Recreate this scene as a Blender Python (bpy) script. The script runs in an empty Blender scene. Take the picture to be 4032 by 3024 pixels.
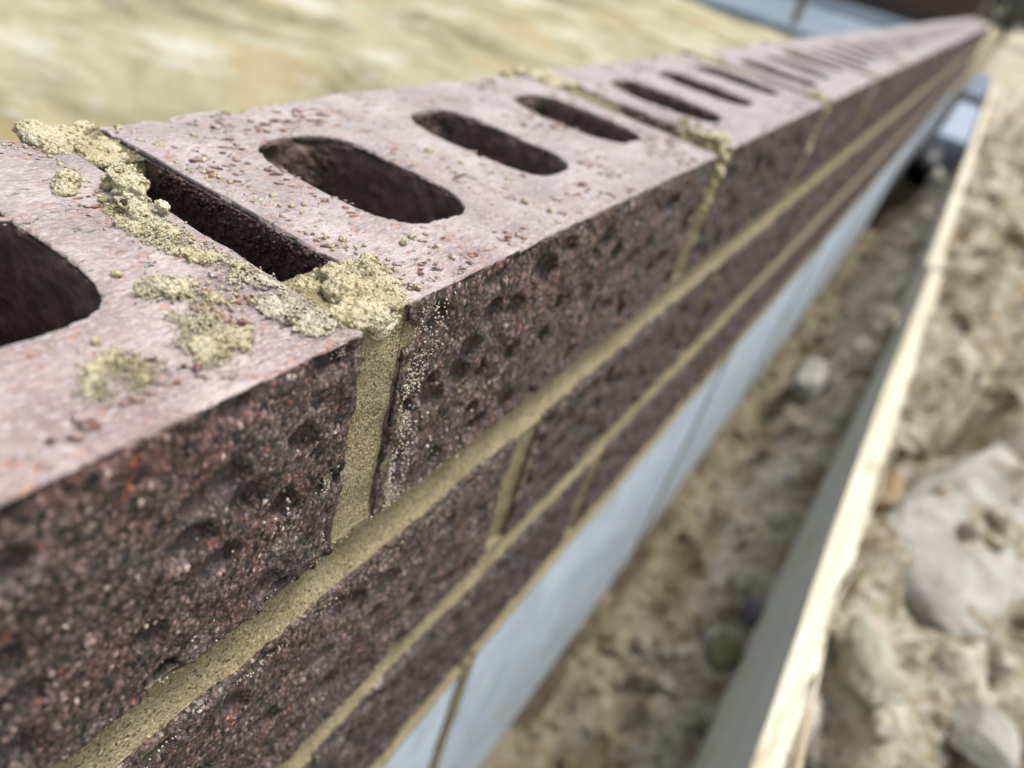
import bpy, bmesh, math, random
import numpy as np
from mathutils import Vector, Euler

# ------------------------------------------------------------------ camera
scene = bpy.context.scene
C = scene.collection
R = math.radians
cam_d = bpy.data.cameras.new("camera")
cam = bpy.data.objects.new("camera", cam_d)
C.objects.link(cam)
cam.location = (0.07458, -0.10462, 0.07654)
cam.rotation_euler = (R(54.7025), R(-13.2831), R(32.6493))
cam_d.sensor_width = 36
cam_d.lens = 25.77
cam_d.clip_start = 0.004
cam_d.clip_end = 400
cam_d.dof.use_dof = True
cam_d.dof.focus_distance = 0.158
cam_d.dof.aperture_fstop = 8.2
scene.camera = cam

# ------------------------------------------------------------------ sky, sun, exposure (overcast)
SUN_EL, SUN_ROT = R(69), R(50)
w = bpy.data.worlds.new("World")
scene.world = w
w.use_nodes = True
nt = w.node_tree
nt.nodes.clear()
sky = nt.nodes.new('ShaderNodeTexSky')
sky.sky_type = 'NISHITA'
sky.sun_disc = False
sky.sun_elevation = SUN_EL
sky.sun_rotation = SUN_ROT
sky.air_density = 1.0
sky.dust_density = 3.0
sky.ozone_density = 1.0
hsv = nt.nodes.new('ShaderNodeHueSaturation')
hsv.inputs['Saturation'].default_value = 0.40     # cloud cover takes most of the blue out
bg = nt.nodes.new('ShaderNodeBackground')
bg.inputs['Strength'].default_value = 0.11
wo = nt.nodes.new('ShaderNodeOutputWorld')
nt.links.new(sky.outputs[0], hsv.inputs['Color'])
nt.links.new(hsv.outputs[0], bg.inputs['Color'])
nt.links.new(bg.outputs[0], wo.inputs['Surface'])

sd = bpy.data.lights.new("sun", 'SUN')
sd.energy = 2.2
sd.angle = R(18)
sd.color = (1.0, 0.965, 0.92)
sun = bpy.data.objects.new("sun", sd)
C.objects.link(sun)
dirv = Vector((math.sin(SUN_ROT) * math.cos(SUN_EL), math.cos(SUN_ROT) * math.cos(SUN_EL), math.sin(SUN_EL)))
sun.rotation_euler = dirv.to_track_quat('Z', 'Y').to_euler()

vs = scene.view_settings
vs.view_transform = 'Standard'
vs.look = 'None'
vs.gamma = 1
vs.use_curve_mapping = False
vs.exposure = 0.95

scene.cycles.max_bounces = 7
scene.cycles.diffuse_bounces = 5
scene.cycles.glossy_bounces = 2
scene.cycles.use_denoising = True

# ------------------------------------------------------------------ numpy noise
def _hash(ix, iy, iz, s):
    h = (ix.astype(np.uint32) * np.uint32(374761393) + iy.astype(np.uint32) * np.uint32(668265263)
         + iz.astype(np.uint32) * np.uint32(2147483647) + np.uint32(s * 144665 + 7))
    h = (h ^ (h >> np.uint32(13))) * np.uint32(1274126177)
    h = h ^ (h >> np.uint32(16))
    h = h * np.uint32(2246822519)
    h = h ^ (h >> np.uint32(15))
    return (h & np.uint32(0xFFFFFF)).astype(np.float32) / np.float32(0xFFFFFF)

def vnoise(P, s=0):
    """value noise, -1..1"""
    P = np.asarray(P, dtype=np.float32)
    i = np.floor(P)
    f = P - i
    i = i.astype(np.int64)
    u = f * f * (3 - 2 * f)
    r = 0
    for dx in (0, 1):
        wx = u[:, 0] if dx else 1 - u[:, 0]
        for dy in (0, 1):
            wy = u[:, 1] if dy else 1 - u[:, 1]
            for dz in (0, 1):
                wz = u[:, 2] if dz else 1 - u[:, 2]
                r = r + wx * wy * wz * _hash(i[:, 0] + dx, i[:, 1] + dy, i[:, 2] + dz, s)
    return r * 2 - 1

def fbm(P, scale, octaves=4, s=0, gain=0.5):
    P = np.asarray(P, dtype=np.float32) * scale
    a, t, r = 1.0, 0.0, 0
    for k in range(octaves):
        r = r + a * vnoise(P + 17.3 * k, s + k)
        t += a
        a *= gain
        P = P * 2.03
    return r / t

def cells(P, scale, s=0, flat=False):
    """distance to the nearest and second nearest feature point, and the cell's random value"""
    P = np.asarray(P, dtype=np.float32) * scale
    i = np.floor(P).astype(np.int64)
    d1 = np.full(len(P), 9.0, np.float32); d2 = d1.copy(); idv = np.zeros(len(P), np.float32)
    for dx in ((0,) if flat else (-1, 0, 1)):
        for dy in (-1, 0, 1):
            for dz in (-1, 0, 1):
                a, b, c = i[:, 0] + dx, i[:, 1] + dy, i[:, 2] + dz
                q = np.stack([a + _hash(a, b, c, s), b + _hash(a, b, c, s + 1), c + _hash(a, b, c, s + 2)], 1)
                if flat: q[:, 0] = P[:, 0]
                d = np.sqrt(((P - q) ** 2).sum(1))
                n = d < d1
                d2 = np.where(n, d1, np.minimum(d2, d))
                idv = np.where(n, _hash(a, b, c, s + 3), idv)
                d1 = np.where(n, d, d1)
    return d1, d2, idv

# ------------------------------------------------------------------ object helpers
def tag(o, label=None, cat=None, group=None, kind=None):
    if label: o['label'] = label
    if cat: o['category'] = cat
    if group: o['group'] = group
    if kind: o['kind'] = kind
    return o

def link(name, me, mat=None, parent=None, loc=None):
    o = bpy.data.objects.new(name, me)
    C.objects.link(o)
    if mat and me is not None:
        me.materials.clear(); me.materials.append(mat)
    if parent: o.parent = parent
    if loc is not None: o.location = loc
    return o

def empty(name, loc=(0, 0, 0)):
    o = bpy.data.objects.new(name, None)
    o.empty_display_size = 0.05
    C.objects.link(o); o.location = loc
    return o

def mesh_np(name, V, F, smooth=True):
    me = bpy.data.meshes.new(name)
    V = np.asarray(V, np.float32); F = np.asarray(F, np.int32)
    n, k = F.shape
    me.vertices.add(len(V)); me.vertices.foreach_set('co', V.ravel())
    me.loops.add(n * k); me.loops.foreach_set('vertex_index', F.ravel())
    me.polygons.add(n)
    me.polygons.foreach_set('loop_start', np.arange(0, n * k, k, dtype=np.int32))
    me.update(calc_edges=True); me.validate()
    if smooth: me.shade_smooth()
    return me

def get_co(me):
    a = np.empty(len(me.vertices) * 3, np.float32); me.vertices.foreach_get('co', a); return a.reshape(-1, 3)

def get_no(me):
    a = np.empty(len(me.vertices) * 3, np.float32); me.vertex_normals.foreach_get('vector', a); return a.reshape(-1, 3)

def set_co(me, co):
    me.vertices.foreach_set('co', np.asarray(co, np.float32).ravel()); me.update()

def set_attr(me, name, a):
    at = me.attributes.new(name, 'FLOAT', 'POINT'); at.data.foreach_set('value', np.asarray(a, np.float32))

def remesh(me, voxel, smooth_iter=0):
    o = bpy.data.objects.new('tmp', me); C.objects.link(o)
    m = o.modifiers.new('r', 'REMESH'); m.mode = 'VOXEL'; m.voxel_size = voxel
    if smooth_iter:
        s = o.modifiers.new('s', 'SMOOTH'); s.iterations = smooth_iter; s.factor = 0.5
    dg = bpy.context.evaluated_depsgraph_get(); dg.update()
    r = bpy.data.meshes.new_from_object(o.evaluated_get(dg))
    bpy.data.objects.remove(o)
    r.shade_smooth()
    return r

_ico = {}
def ico(sub):
    if sub not in _ico:
        bm = bmesh.new(); bmesh.ops.create_icosphere(bm, subdivisions=sub, radius=1)
        V = np.array([v.co[:] for v in bm.verts], np.float32)
        F = np.array([[v.index for v in f.verts] for f in bm.faces], np.int32); bm.free()
        _ico[sub] = (V, F)
    return _ico[sub]

def blobs(centres, radii, sub=1, jit=0.25, rng=None, name='blobs'):
    """many little lumps as one mesh; radii (n,3)"""
    rng = rng or np.random.default_rng(0)
    V, F = ico(sub)
    centres = np.asarray(centres, np.float32); radii = np.asarray(radii, np.float32)
    n = len(centres)
    A = np.repeat(V[None], n, 0)
    A = A * (1 + jit * rng.uniform(-1, 1, (n, len(V), 1)).astype(np.float32))
    # random rotation about z
    t = rng.uniform(0, 6.28, n).astype(np.float32); c, s_ = np.cos(t)[:, None], np.sin(t)[:, None]
    A = A * radii[:, None, :]
    A = np.stack([A[..., 0] * c - A[..., 1] * s_, A[..., 0] * s_ + A[..., 1] * c, A[..., 2]], -1)
    A = A + centres[:, None, :]
    FF = (F[None] + (np.arange(n) * len(V))[:, None, None]).reshape(-1, 3)
    return mesh_np(name, A.reshape(-1, 3), FF)

# ------------------------------------------------------------------ material helpers
class NB:
    def __init__(self, name):
        self.m = bpy.data.materials.new(name); self.m.use_nodes = True
        self.t = self.m.node_tree; self.n = self.t.nodes; self.n.clear()
        self.out = self.n.new('ShaderNodeOutputMaterial')
        self.b = self.n.new('ShaderNodeBsdfPrincipled')
        self.t.links.new(self.b.outputs[0], self.out.inputs['Surface'])
        self.co = None
    def L(self, a, b): self.t.links.new(a, b)
    def put(self, sock, v):
        if isinstance(v, bpy.types.NodeSocket): self.L(v, sock)
        else: sock.default_value = v if not (isinstance(v, tuple) and len(v) == 3 and sock.type == 'RGBA') else (*v, 1)
    def coord(self, scale=(1, 1, 1), rot=(0, 0, 0), rnd=True):
        tc = self.n.new('ShaderNodeTexCoord'); mp = self.n.new('ShaderNodeMapping')
        self.L(tc.outputs['Object'], mp.inputs['Vector'])
        mp.inputs['Scale'].default_value = scale; mp.inputs['Rotation'].default_value = rot
        if rnd:
            oi = self.n.new('ShaderNodeObjectInfo')
            mu = self.n.new('ShaderNodeMath'); mu.operation = 'MULTIPLY'; mu.inputs[1].default_value = 3.7
            self.L(oi.outputs['Random'], mu.inputs[0])
            cb = self.n.new('ShaderNodeCombineXYZ')
            self.L(mu.outputs[0], cb.inputs[0]); self.L(mu.outputs[0], cb.inputs[1])
            self.L(cb.outputs[0], mp.inputs['Location'])
        return mp.outputs[0]
    def noise(self, vec, scale, detail=4, rough=0.55, dist=0):
        x = self.n.new('ShaderNodeTexNoise'); self.L(vec, x.inputs['Vector'])
        x.inputs['Scale'].default_value = scale; x.inputs['Detail'].default_value = detail
        x.inputs['Roughness'].default_value = rough; x.inputs['Distortion'].default_value = dist
        return x.outputs['Fac']
    def vor(self, vec, scale, out='Distance', feat='F1', rnd=1):
        x = self.n.new('ShaderNodeTexVoronoi'); x.feature = feat; self.L(vec, x.inputs['Vector'])
        x.inputs['Scale'].default_value = scale; x.inputs['Randomness'].default_value = rnd
        return x.outputs[out]
    def ramp(self, fac, stops, interp='LINEAR'):
        x = self.n.new('ShaderNodeValToRGB'); self.L(fac, x.inputs[0]); r = x.color_ramp; r.interpolation = interp
        while len(r.elements) < len(stops): r.elements.new(0.5)
        for e, (p, c) in zip(r.elements, stops):
            e.position = p; e.color = (c, c, c, 1) if not isinstance(c, tuple) else (*c, 1)
        return x.outputs[0]
    def mix(self, f, a, b, mode='MIX'):
        x = self.n.new('ShaderNodeMix'); x.data_type = 'RGBA'; x.blend_type = mode
        self.put(x.inputs[0], f); self.put(x.inputs[6], a); self.put(x.inputs[7], b)
        return x.outputs[2]
    def math(self, op, a, b=0.0, c=None, clamp=False):
        x = self.n.new('ShaderNodeMath'); x.operation = op; x.use_clamp = clamp
        self.put(x.inputs[0], a); self.put(x.inputs[1], b)
        if c is not None: self.put(x.inputs[2], c)
        return x.outputs[0]
    def step(self, v, a, b):
        x = self.n.new('ShaderNodeMapRange'); x.interpolation_type = 'SMOOTHSTEP'; self.put(x.inputs[0], v)
        x.inputs[1].default_value = a; x.inputs[2].default_value = b
        return x.outputs[0]
    def attr(self, name):
        x = self.n.new('ShaderNodeAttribute'); x.attribute_name = name; return x.outputs['Fac']
    def sep(self, v):
        x = self.n.new('ShaderNodeSeparateXYZ'); self.L(v, x.inputs[0]); return x.outputs
    def bump(self, h, dist, strength=1.0, prev=None):
        x = self.n.new('ShaderNodeBump'); x.inputs['Strength'].default_value = strength
        x.inputs['Distance'].default_value = dist; self.put(x.inputs['Height'], h)
        if prev is not None: self.L(prev, x.inputs['Normal'])
        return x.outputs[0]
    def done(self, col, rough=0.85, normal=None, spec=0.4, sheen=None):
        if sheen is not None:            # sheen added to whiten the tops at grazing view
            self.L(sheen, self.b.inputs['Sheen Weight']); self.b.inputs['Sheen Roughness'].default_value = .45
        self.put(self.b.inputs['Base Color'], col); self.put(self.b.inputs['Roughness'], rough)
        self.b.inputs['Specular IOR Level'].default_value = spec
        if normal is not None: self.L(normal, self.b.inputs['Normal'])
        return self.m

# ---- brick: sand faced dark front, lilac wire-cut top, brown slot walls
def mat_brick(name):
    k = NB(name)
    v = k.coord(); vz = k.coord((1, 1, .72))
    wn = k.n.new('ShaderNodeTexNoise'); k.L(v, wn.inputs['Vector']); wn.inputs['Scale'].default_value = 1400; wn.inputs['Detail'].default_value = 2
    wm = k.n.new('ShaderNodeVectorMath'); wm.operation = 'SCALE'; k.L(wn.outputs['Color'], wm.inputs[0]); wm.inputs['Scale'].default_value = .0007
    wa = k.n.new('ShaderNodeVectorMath'); wa.operation = 'ADD'; k.L(vz, wa.inputs[0]); k.L(wm.outputs[0], wa.inputs[1]); vz = wa.outputs[0]
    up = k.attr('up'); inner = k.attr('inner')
    # --- front face colours
    grain = k.vor(vz, 1050, 'Color')
    gs = k.sep(grain)
    n1 = k.noise(v, 160, 5, .65)
    n2 = k.noise(v, 900, 3, .7)
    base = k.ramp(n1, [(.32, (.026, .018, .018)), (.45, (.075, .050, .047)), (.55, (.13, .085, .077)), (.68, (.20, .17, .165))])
    base = k.mix(k.math('MULTIPLY', k.step(k.noise(v, 55, 3, .6), .50, .62), .6), base, (.17, .085, .065))
    base = k.mix(k.step(n2, .42, .68), base, (.155, .115, .105))
    base = k.mix(k.step(n2, .46, .30), base, (.012, .009, .010))
    red = k.math('MULTIPLY', k.step(gs[0], .94, .98), k.step(k.noise(v, 75, 3), .44, .60))
    base = k.mix(red, base, (.26, .085, .045))
    salt = k.math('MULTIPLY', k.step(gs[1], .90, .95), k.step(k.noise(v, 60, 3), .40, .66))
    base = k.mix(salt, base, (.42, .37, .33))
    dark = k.step(gs[2], .16, .08)
    base = k.mix(dark, base, (.010, .008, .009))
    grey = k.step(k.noise(v, 38, 3, .6), .48, .66)
    base = k.mix(k.math('MULTIPLY', grey, .5), base, (.115, .110, .112))
    # every sand grain has its own tone, with black between the grains
    gap = k.ramp(k.vor(vz, 1050), [(.25, 1.0), (.62, .38)])
    tone = k.ramp(gs[2], [(0, .22), (.5, .6), (.85, 1.0), (1, 1.35)])
    front = k.mix(1.0, k.mix(1.0, base, tone, 'MULTIPLY'), gap, 'MULTIPLY')
    oi = k.n.new('ShaderNodeObjectInfo')
    front = k.mix(1.0, front, k.ramp(oi.outputs['Random'], [(0, (1.55, 1.45, 1.45)), (1, (2.2, 1.98, 1.90))]), 'MULTIPLY')
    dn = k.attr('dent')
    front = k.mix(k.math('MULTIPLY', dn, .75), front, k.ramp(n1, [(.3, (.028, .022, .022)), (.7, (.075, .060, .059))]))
    # --- top face colours: drag marks run diagonally across the face
    vt = k.coord((1, .34, 1), (0, 0, R(-28)))
    t1 = k.noise(vt, 520, 4, .62)
    t2 = k.noise(v, 45, 4, .6)
    t3 = k.noise(v, 1300, 3, .6)
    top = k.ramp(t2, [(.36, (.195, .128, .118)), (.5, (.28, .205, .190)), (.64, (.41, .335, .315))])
    top = k.mix(k.math('MULTIPLY', k.step(t3, .5, .72), .5), top, (.50, .44, .42))
    top = k.mix(k.math('MULTIPLY', k.step(t3, .44, .28), .45), top, (.16, .115, .115))
    st = k.noise(vt, 1500, 3, .7)
    top = k.mix(k.math('MULTIPLY', k.step(st, .50, .36), .55), top, (.13, .085, .082))
    top = k.mix(k.math('MULTIPLY', k.step(st, .53, .66), .6), top, (.54, .48, .46))
    reg = k.noise(v, 70, 3, .6)
    flake = k.step(k.math('ADD', t1, k.math('MULTIPLY', reg, .42)), .775, .81)
    fcol = k.mix(k.step(k.noise(v, 800, 2), .42, .58), (.17, .070, .048), (.40, .20, .13))
    top = k.mix(k.math('MULTIPLY', flake, .75), top, fcol)
    pit = k.step(k.math('SUBTRACT', k.noise(vt, 330, 4, .65, .3), k.math('MULTIPLY', reg, .25)), .245, .215)
    top = k.mix(pit, top, (.045, .030, .030))
    white = k.step(k.noise(vt, 420, 3, .6), .72, .76)
    top = k.mix(white, top, (.62, .56, .52))
    # --- slot and joint walls
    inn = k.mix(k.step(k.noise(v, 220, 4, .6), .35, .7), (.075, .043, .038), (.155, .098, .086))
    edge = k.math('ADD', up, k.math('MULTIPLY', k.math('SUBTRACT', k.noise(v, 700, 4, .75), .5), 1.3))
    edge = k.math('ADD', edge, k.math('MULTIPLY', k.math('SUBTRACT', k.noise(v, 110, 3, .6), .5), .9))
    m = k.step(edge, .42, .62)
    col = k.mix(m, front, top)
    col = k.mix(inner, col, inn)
    # --- relief
    nm = k.math('SUBTRACT', 1.0, m)
    nm = k.math('MULTIPLY', nm, k.math('SUBTRACT', 1.0, k.math('MULTIPLY', inner, .85)))
    gh = k.math('SUBTRACT', 1.0, k.vor(vz, 1050))
    gh2 = k.noise(v, 800, 4, .7)
    fh = k.math('ADD', k.math('MULTIPLY', gh, .45), k.math('MULTIPLY', gh2, .9))
    fh = k.math('MULTIPLY', k.math('MULTIPLY', fh, 1.5), k.math('MULTIPLY', nm, k.math('SUBTRACT', 1.0, k.math('MULTIPLY', dn, .75))))
    th = k.math('ADD', k.math('MULTIPLY', flake, -.55), k.math('MULTIPLY', k.noise(vt, 500, 4, .65), .55))
    th = k.math('SUBTRACT', th, k.math('MULTIPLY', pit, 1.0))
    th = k.math('ADD', th, k.math('MULTIPLY', k.math('ADD', t3, st), .38))
    th = k.math('MULTIPLY', th, m)
    h = k.math('ADD', fh, k.math('MULTIPLY', th, .75))
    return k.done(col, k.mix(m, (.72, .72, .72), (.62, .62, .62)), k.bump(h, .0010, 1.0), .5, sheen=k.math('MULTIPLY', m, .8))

def mat_mortar(name, a, b, dark, yellow, pale=.5, bd=.0007):
    k = NB(name)
    v = k.coord(rnd=False)
    n = k.noise(v, 90, 4, .6)
    col = k.ramp(n, [(.3, a), (.7, b)])
    g = k.sep(k.vor(v, 1700, 'Color'))
    col = k.mix(k.step(g[0], .88, .93), col, yellow)
    col = k.mix(k.step(g[1], .14, .06), col, dark)
    fine = k.noise(v, 1500, 3, .7)
    col = k.mix(k.math('MULTIPLY', k.step(fine, .5, .32), .6), col, dark)
    col = k.mix(k.math('MULTIPLY', k.step(fine, .52, .7), pale), col, yellow)
    h = k.math('ADD', k.math('MULTIPLY', k.math('SUBTRACT', 1, k.vor(v, 1500)), .5), k.math('MULTIPLY', fine, .7))
    return k.done(col, .9, k.bump(h, bd, 1.0), .3)

M_BRICK = mat_brick('brick_clay')
M_MORT = mat_mortar('struck_mortar', (.205, .168, .092), (.31, .265, .165), (.09, .068, .033), (.42, .345, .19), .5)
M_LUMP = mat_mortar('loose_mortar', (.40, .34, .19), (.64, .60, .46), (.17, .125, .05), (.62, .53, .31), .6, .0011)
M_PALE = mat_mortar('dry_mortar', (.40, .35, .26), (.60, .56, .47), (.20, .15, .09), (.68, .61, .47), .6)

def mat_block():
    k = NB('concrete_block')
    v = k.coord()
    n = k.noise(v, 22, 6, .7)
    col = k.ramp(n, [(.38, (.40, .465, .53)), (.62, (.54, .61, .68))])
    col = k.mix(k.step(k.noise(v, 500, 3, .6), .58, .72), col, (.60, .64, .67))
    col = k.mix(k.math('MULTIPLY', k.step(k.noise(v, 260, 4, .7), .42, .30), .7), col, (.20, .22, .24))
    col = k.mix(k.math('MULTIPLY', k.step(k.noise(v, 13, 4, .6), .58, .70), .45), col, (.42, .38, .27))
    return k.done(col, .85, k.bump(k.noise(v, 450, 4, .7), .0012), .3)
M_BLOCK = mat_block()

def mat_soil(name, c1, c2, c3, sc=14, moss=None):
    k = NB(name)
    v = k.coord(rnd=False)
    n = k.noise(v, sc, 6, .65, .4)
    col = k.ramp(n, [(.28, c1), (.5, c2), (.72, c3)])
    n2 = k.noise(v, sc * 3.1, 4, .6)
    col = k.mix(k.math('MULTIPLY', k.step(n2, .52, .72), .6), col, tuple(min(1, x * 1.35) for x in c3))
    n3 = k.noise(v, sc * 1.7, 4, .6, .5)
    col = k.mix(k.math('MULTIPLY', k.step(n3, .46, .30), .55), col, tuple(x * .55 for x in c1))
    if moss:
        col = k.mix(k.math('MULTIPLY', k.step(k.noise(v, sc * .6, 3), .5, .66), .6), col, moss)
    h = k.math('ADD', k.noise(v, sc * 10, 5, .7), k.noise(v, 260, 4, .7))
    return k.done(col, .95, k.bump(h, .006), .2)

# ------------------------------------------------------------------ the wall
JW = .0178                       # perpend width
PITCH = .225
BL, BW = PITCH - JW, .1045       # brick length, width
ZC = [(0, -.0650), (-.0849, -.1526), (-.1716, -.2382)]   # top and bottom of the three courses
ZB = (-.2582, -.555)             # the blocks
YA = -.0022                      # centre of the perpend joint nearest the camera
NTOP = 20
YEND = YA + NTOP * PITCH

wall = empty('brick_wall', (0, 0, -.56))
tag(wall, 'long dark purple brick wall with slotted top course on pale blue-grey blocks', 'wall')
WOFF = Vector((0, 0, .56))
def wpart(name, me, mat, loc=(0, 0, 0), label=None):
    o = link(name, me, mat, wall, Vector(loc) + WOFF)
    if label: o['label'] = label
    return o

def prism(length, width, height, slots):
    """origin: front top arris at the brick's middle. x from -width to 0, z from -height to 0"""
    bm = bmesh.new()
    def loop(pts):
        vs_ = [bm.verts.new((x, y, 0)) for x, y in pts]
        return [bm.edges.new((vs_[i], vs_[(i + 1) % len(vs_)])) for i in range(len(vs_))]
    h = length / 2
    es = loop([(0, -h), (0, h), (-width, h), (-width, -h)])
    for cy, hx, hy, cx in slots:
        pts = []
        n = 12
        for i in range(2 * n):
            a = 2 * math.pi * i / (2 * n)
            px, py = math.cos(a), math.sin(a)
            sx = math.copysign(abs(px) ** .62, px) * hx
            sy = math.copysign(abs(py) ** .62, py) * hy
            pts.append((cx + sx, cy + sy))
        es += loop(pts)
    bmesh.ops.triangle_fill(bm, use_beauty=True, edges=es, use_dissolve=False)
    r = bmesh.ops.extrude_face_region(bm, geom=bm.faces[:])
    for g in r['geom']:
        if isinstance(g, bmesh.types.BMVert): g.co.z = -height
    bmesh.ops.recalc_face_normals(bm, faces=bm.faces[:])
    me = bpy.data.meshes.new('prism'); bm.to_mesh(me); bm.free()
    return me

SLOTS = [(-.0620, .0290, .0165, -.0510), (.0040, .0280, .0158, -.0530), (.0725, .0270, .0155, -.0545)]
SLOTS_L = [(-.0725, .0270, .0155, -.0540), (-.004, .0280, .0155, -.0535), (.0600, .0290, .0160, -.0590)]

def make_brick(voxel, seed, slots=SLOTS, length=BL, height=.065, fine=1.0, back_chips=True):
    me = prism(length, BW, height, slots or [])
    me = remesh(me, voxel, max(1, int((.0019 / voxel) ** 2)))
    co = get_co(me); no = get_no(me)
    S = np.float32(seed * 1.37)
    Q = co + S
    up = np.clip(no[:, 2], 0, 1)
    fr = np.clip(no[:, 0], 0, 1)
    inner = np.zeros(len(co), np.float32)
    if slots:
        for cy, hx, hy, cx in slots:
            dx, dy = np.abs(co[:, 0] - cx) / (hx + .003), np.abs(co[:, 1] - cy) / (hy + .003)
            inner = np.maximum(inner, ((dx < 1) & (dy < 1)).astype(np.float32))
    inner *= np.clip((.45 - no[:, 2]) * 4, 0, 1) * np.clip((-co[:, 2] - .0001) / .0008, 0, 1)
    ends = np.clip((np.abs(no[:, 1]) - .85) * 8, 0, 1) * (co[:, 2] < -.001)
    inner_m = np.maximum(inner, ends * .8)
    # large unevenness
    d = fbm(Q, 55, 3, 3) * .0009
    # sand faced front: dents and lumps
    a, b, idv = cells(Q * np.array([0, 1, 1], np.float32), 78, 11, True)
    r = .25 + .20 * idv + .08 * fbm(Q, 350, 2, 5)
    dent = np.clip((1 - a / r) * 2.0, 0, 1); dent = dent * dent * (3 - 2 * dent) * (idv > .45)
    side = np.maximum(fr, np.clip(-no[:, 0], 0, 1))
    d = d + side * (-dent * (.0014 + .0024 * idv) + fbm(Q, 100, 3, 19) * .0010 + fbm(Q, 220, 3, 21) * .0009 + fbm(Q, 900, 2, 31, .8) * .00050 * (1 - .8 * dent))
    # wire-cut top: smooth with torn flakes
    ang = R(28)
    T = np.stack([(Q[:, 0] * math.cos(ang) + Q[:, 1] * math.sin(ang)), (-Q[:, 0] * math.sin(ang) + Q[:, 1] * math.cos(ang)) * .45, Q[:, 2]], 1)
    fl = fbm(T, 330, 3, 41)
    d = d + up * (np.clip(fl - .34, 0, 1) * .0016 - np.clip(-fl - .36, 0, 1) * .0036 + fbm(Q, 30, 2, 44) * .0003)
    # worn, chipped edges: where the normal is between faces
    amax = np.abs(no).max(1)
    edge = np.clip((.985 - amax) * 8, 0, 1)
    d = d - edge * (np.abs(fbm(Q, 260, 3, 51)) * .0030 + np.clip(fbm(Q, 34, 2, 55), 0, 1) * .0030 + np.clip(fbm(Q, 60, 3, 53) - .02, 0, 1) * .0055)
    d = d + edge * fbm(Q, 900, 2, 57) * .0005
    if back_chips:
        bk = np.clip((co[:, 0] + BW - .006) / -.006, 0, 1) * np.clip(1 + co[:, 2] / .006, 0, 1)
        co[:, 2] -= bk * np.clip(fbm(Q * np.array([1, 1, .2], np.float32), 110, 3, 61) + .05, 0, 1) * .006
    rim = np.clip(1 + (co[:, 2] + .0005) / .004, 0, 1) * (np.abs(no[:, 2]) < .9)
    d = d + inner * rim * fbm(Q, 420, 3, 75) * .0013 - inner * rim * np.clip(fbm(Q, 130, 2, 76), 0, 1) * .0022
    d = d + inner * (fbm(Q, 250, 3, 71) * .0005 + fbm(Q, 90, 3, 72) * .0011) - ends * .2 * np.abs(fbm(Q, 300, 3, 73)) * .002
    co = co + no * d[:, None] * fine
    set_co(me, co)
    set_attr(me, 'up', np.clip(no[:, 2], 0, 1) * (1.0 if slots else .35))
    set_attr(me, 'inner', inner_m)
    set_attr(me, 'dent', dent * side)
    me.name = 'brick'
    return me

rng = np.random.default_rng(7)
random.seed(5)

def yc(i):                       # centre of top-course brick i (0 is the one in focus)
    return YA + PITCH * (i + .5)

# top course
near_left = make_brick(.00062, 2.0, SLOTS_L)
near_mid = make_brick(.00058, 5.0)
mid_b = make_brick(.0010, 9.0)
far_b = [make_brick(.0018, 12.0), make_brick(.0018, 17.0)]
o = wpart('brick', near_left, M_BRICK, (0, yc(-1) + .0016, 0), 'nearest top brick, cut off by the left edge, with yellow mortar smeared on it')
o.rotation_euler = (R(-.3), R(.5), R(-.9))
wpart('brick', near_mid, M_BRICK, (0, yc(0) - .0015, 0), 'sharp slotted brick right of the crumbly mortar joint')
wpart('brick', mid_b, M_BRICK, (0, yc(1), 0))
for i in range(2, NTOP):
    o = wpart('brick', far_b[i % 2], M_BRICK, (random.uniform(-.0006, .0006), yc(i), random.uniform(-.0006, .0006)))
    o.rotation_euler = (random.uniform(-.003, .003), 0, random.uniform(-.002, .002))
# lower courses, solid
lo_near = make_brick(.0009, 21.0, None, height=.0677, back_chips=False)
lo_near2 = make_brick(.0010, 25.0, None, height=.0677, back_chips=False)
lo_far = [make_brick(.0024, 28.0, None, height=.0677, back_chips=False), make_brick(.0024, 33.0, None, height=.0677, back_chips=False)]
Y2 = .0966
Y3 = .2124 - PITCH
for crs, y0 in ((1, Y2), (2, Y3)):
    for i in range(-2, NTOP):
        yy = y0 + PITCH * (i + .5)
        if yy + BL / 2 > YEND: continue
        if yy < -.35: continue
        if i <= 0: me = lo_near if (i + crs) % 2 else lo_near2
        else: me = lo_far[i % 2]
        wpart('brick', me, M_BRICK, (0, yy, ZC[crs][0]))
# half bricks that close the courses at the far end
closer = make_brick(.0024, 41.0, None, length=BL / 2 - .01, height=.0677, back_chips=False)
for crs, y0 in ((1, Y2), (2, Y3)):
    n = int((YEND - y0 - BL / 2) // PITCH)
    wpart('brick', closer, M_BRICK, (0, YEND - BL / 4, ZC[crs][0]))

# --- mortar
def joint_profile(u, depth):
    return -depth * np.clip(1 - np.abs(u) ** 2.4, 0, 1)

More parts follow.
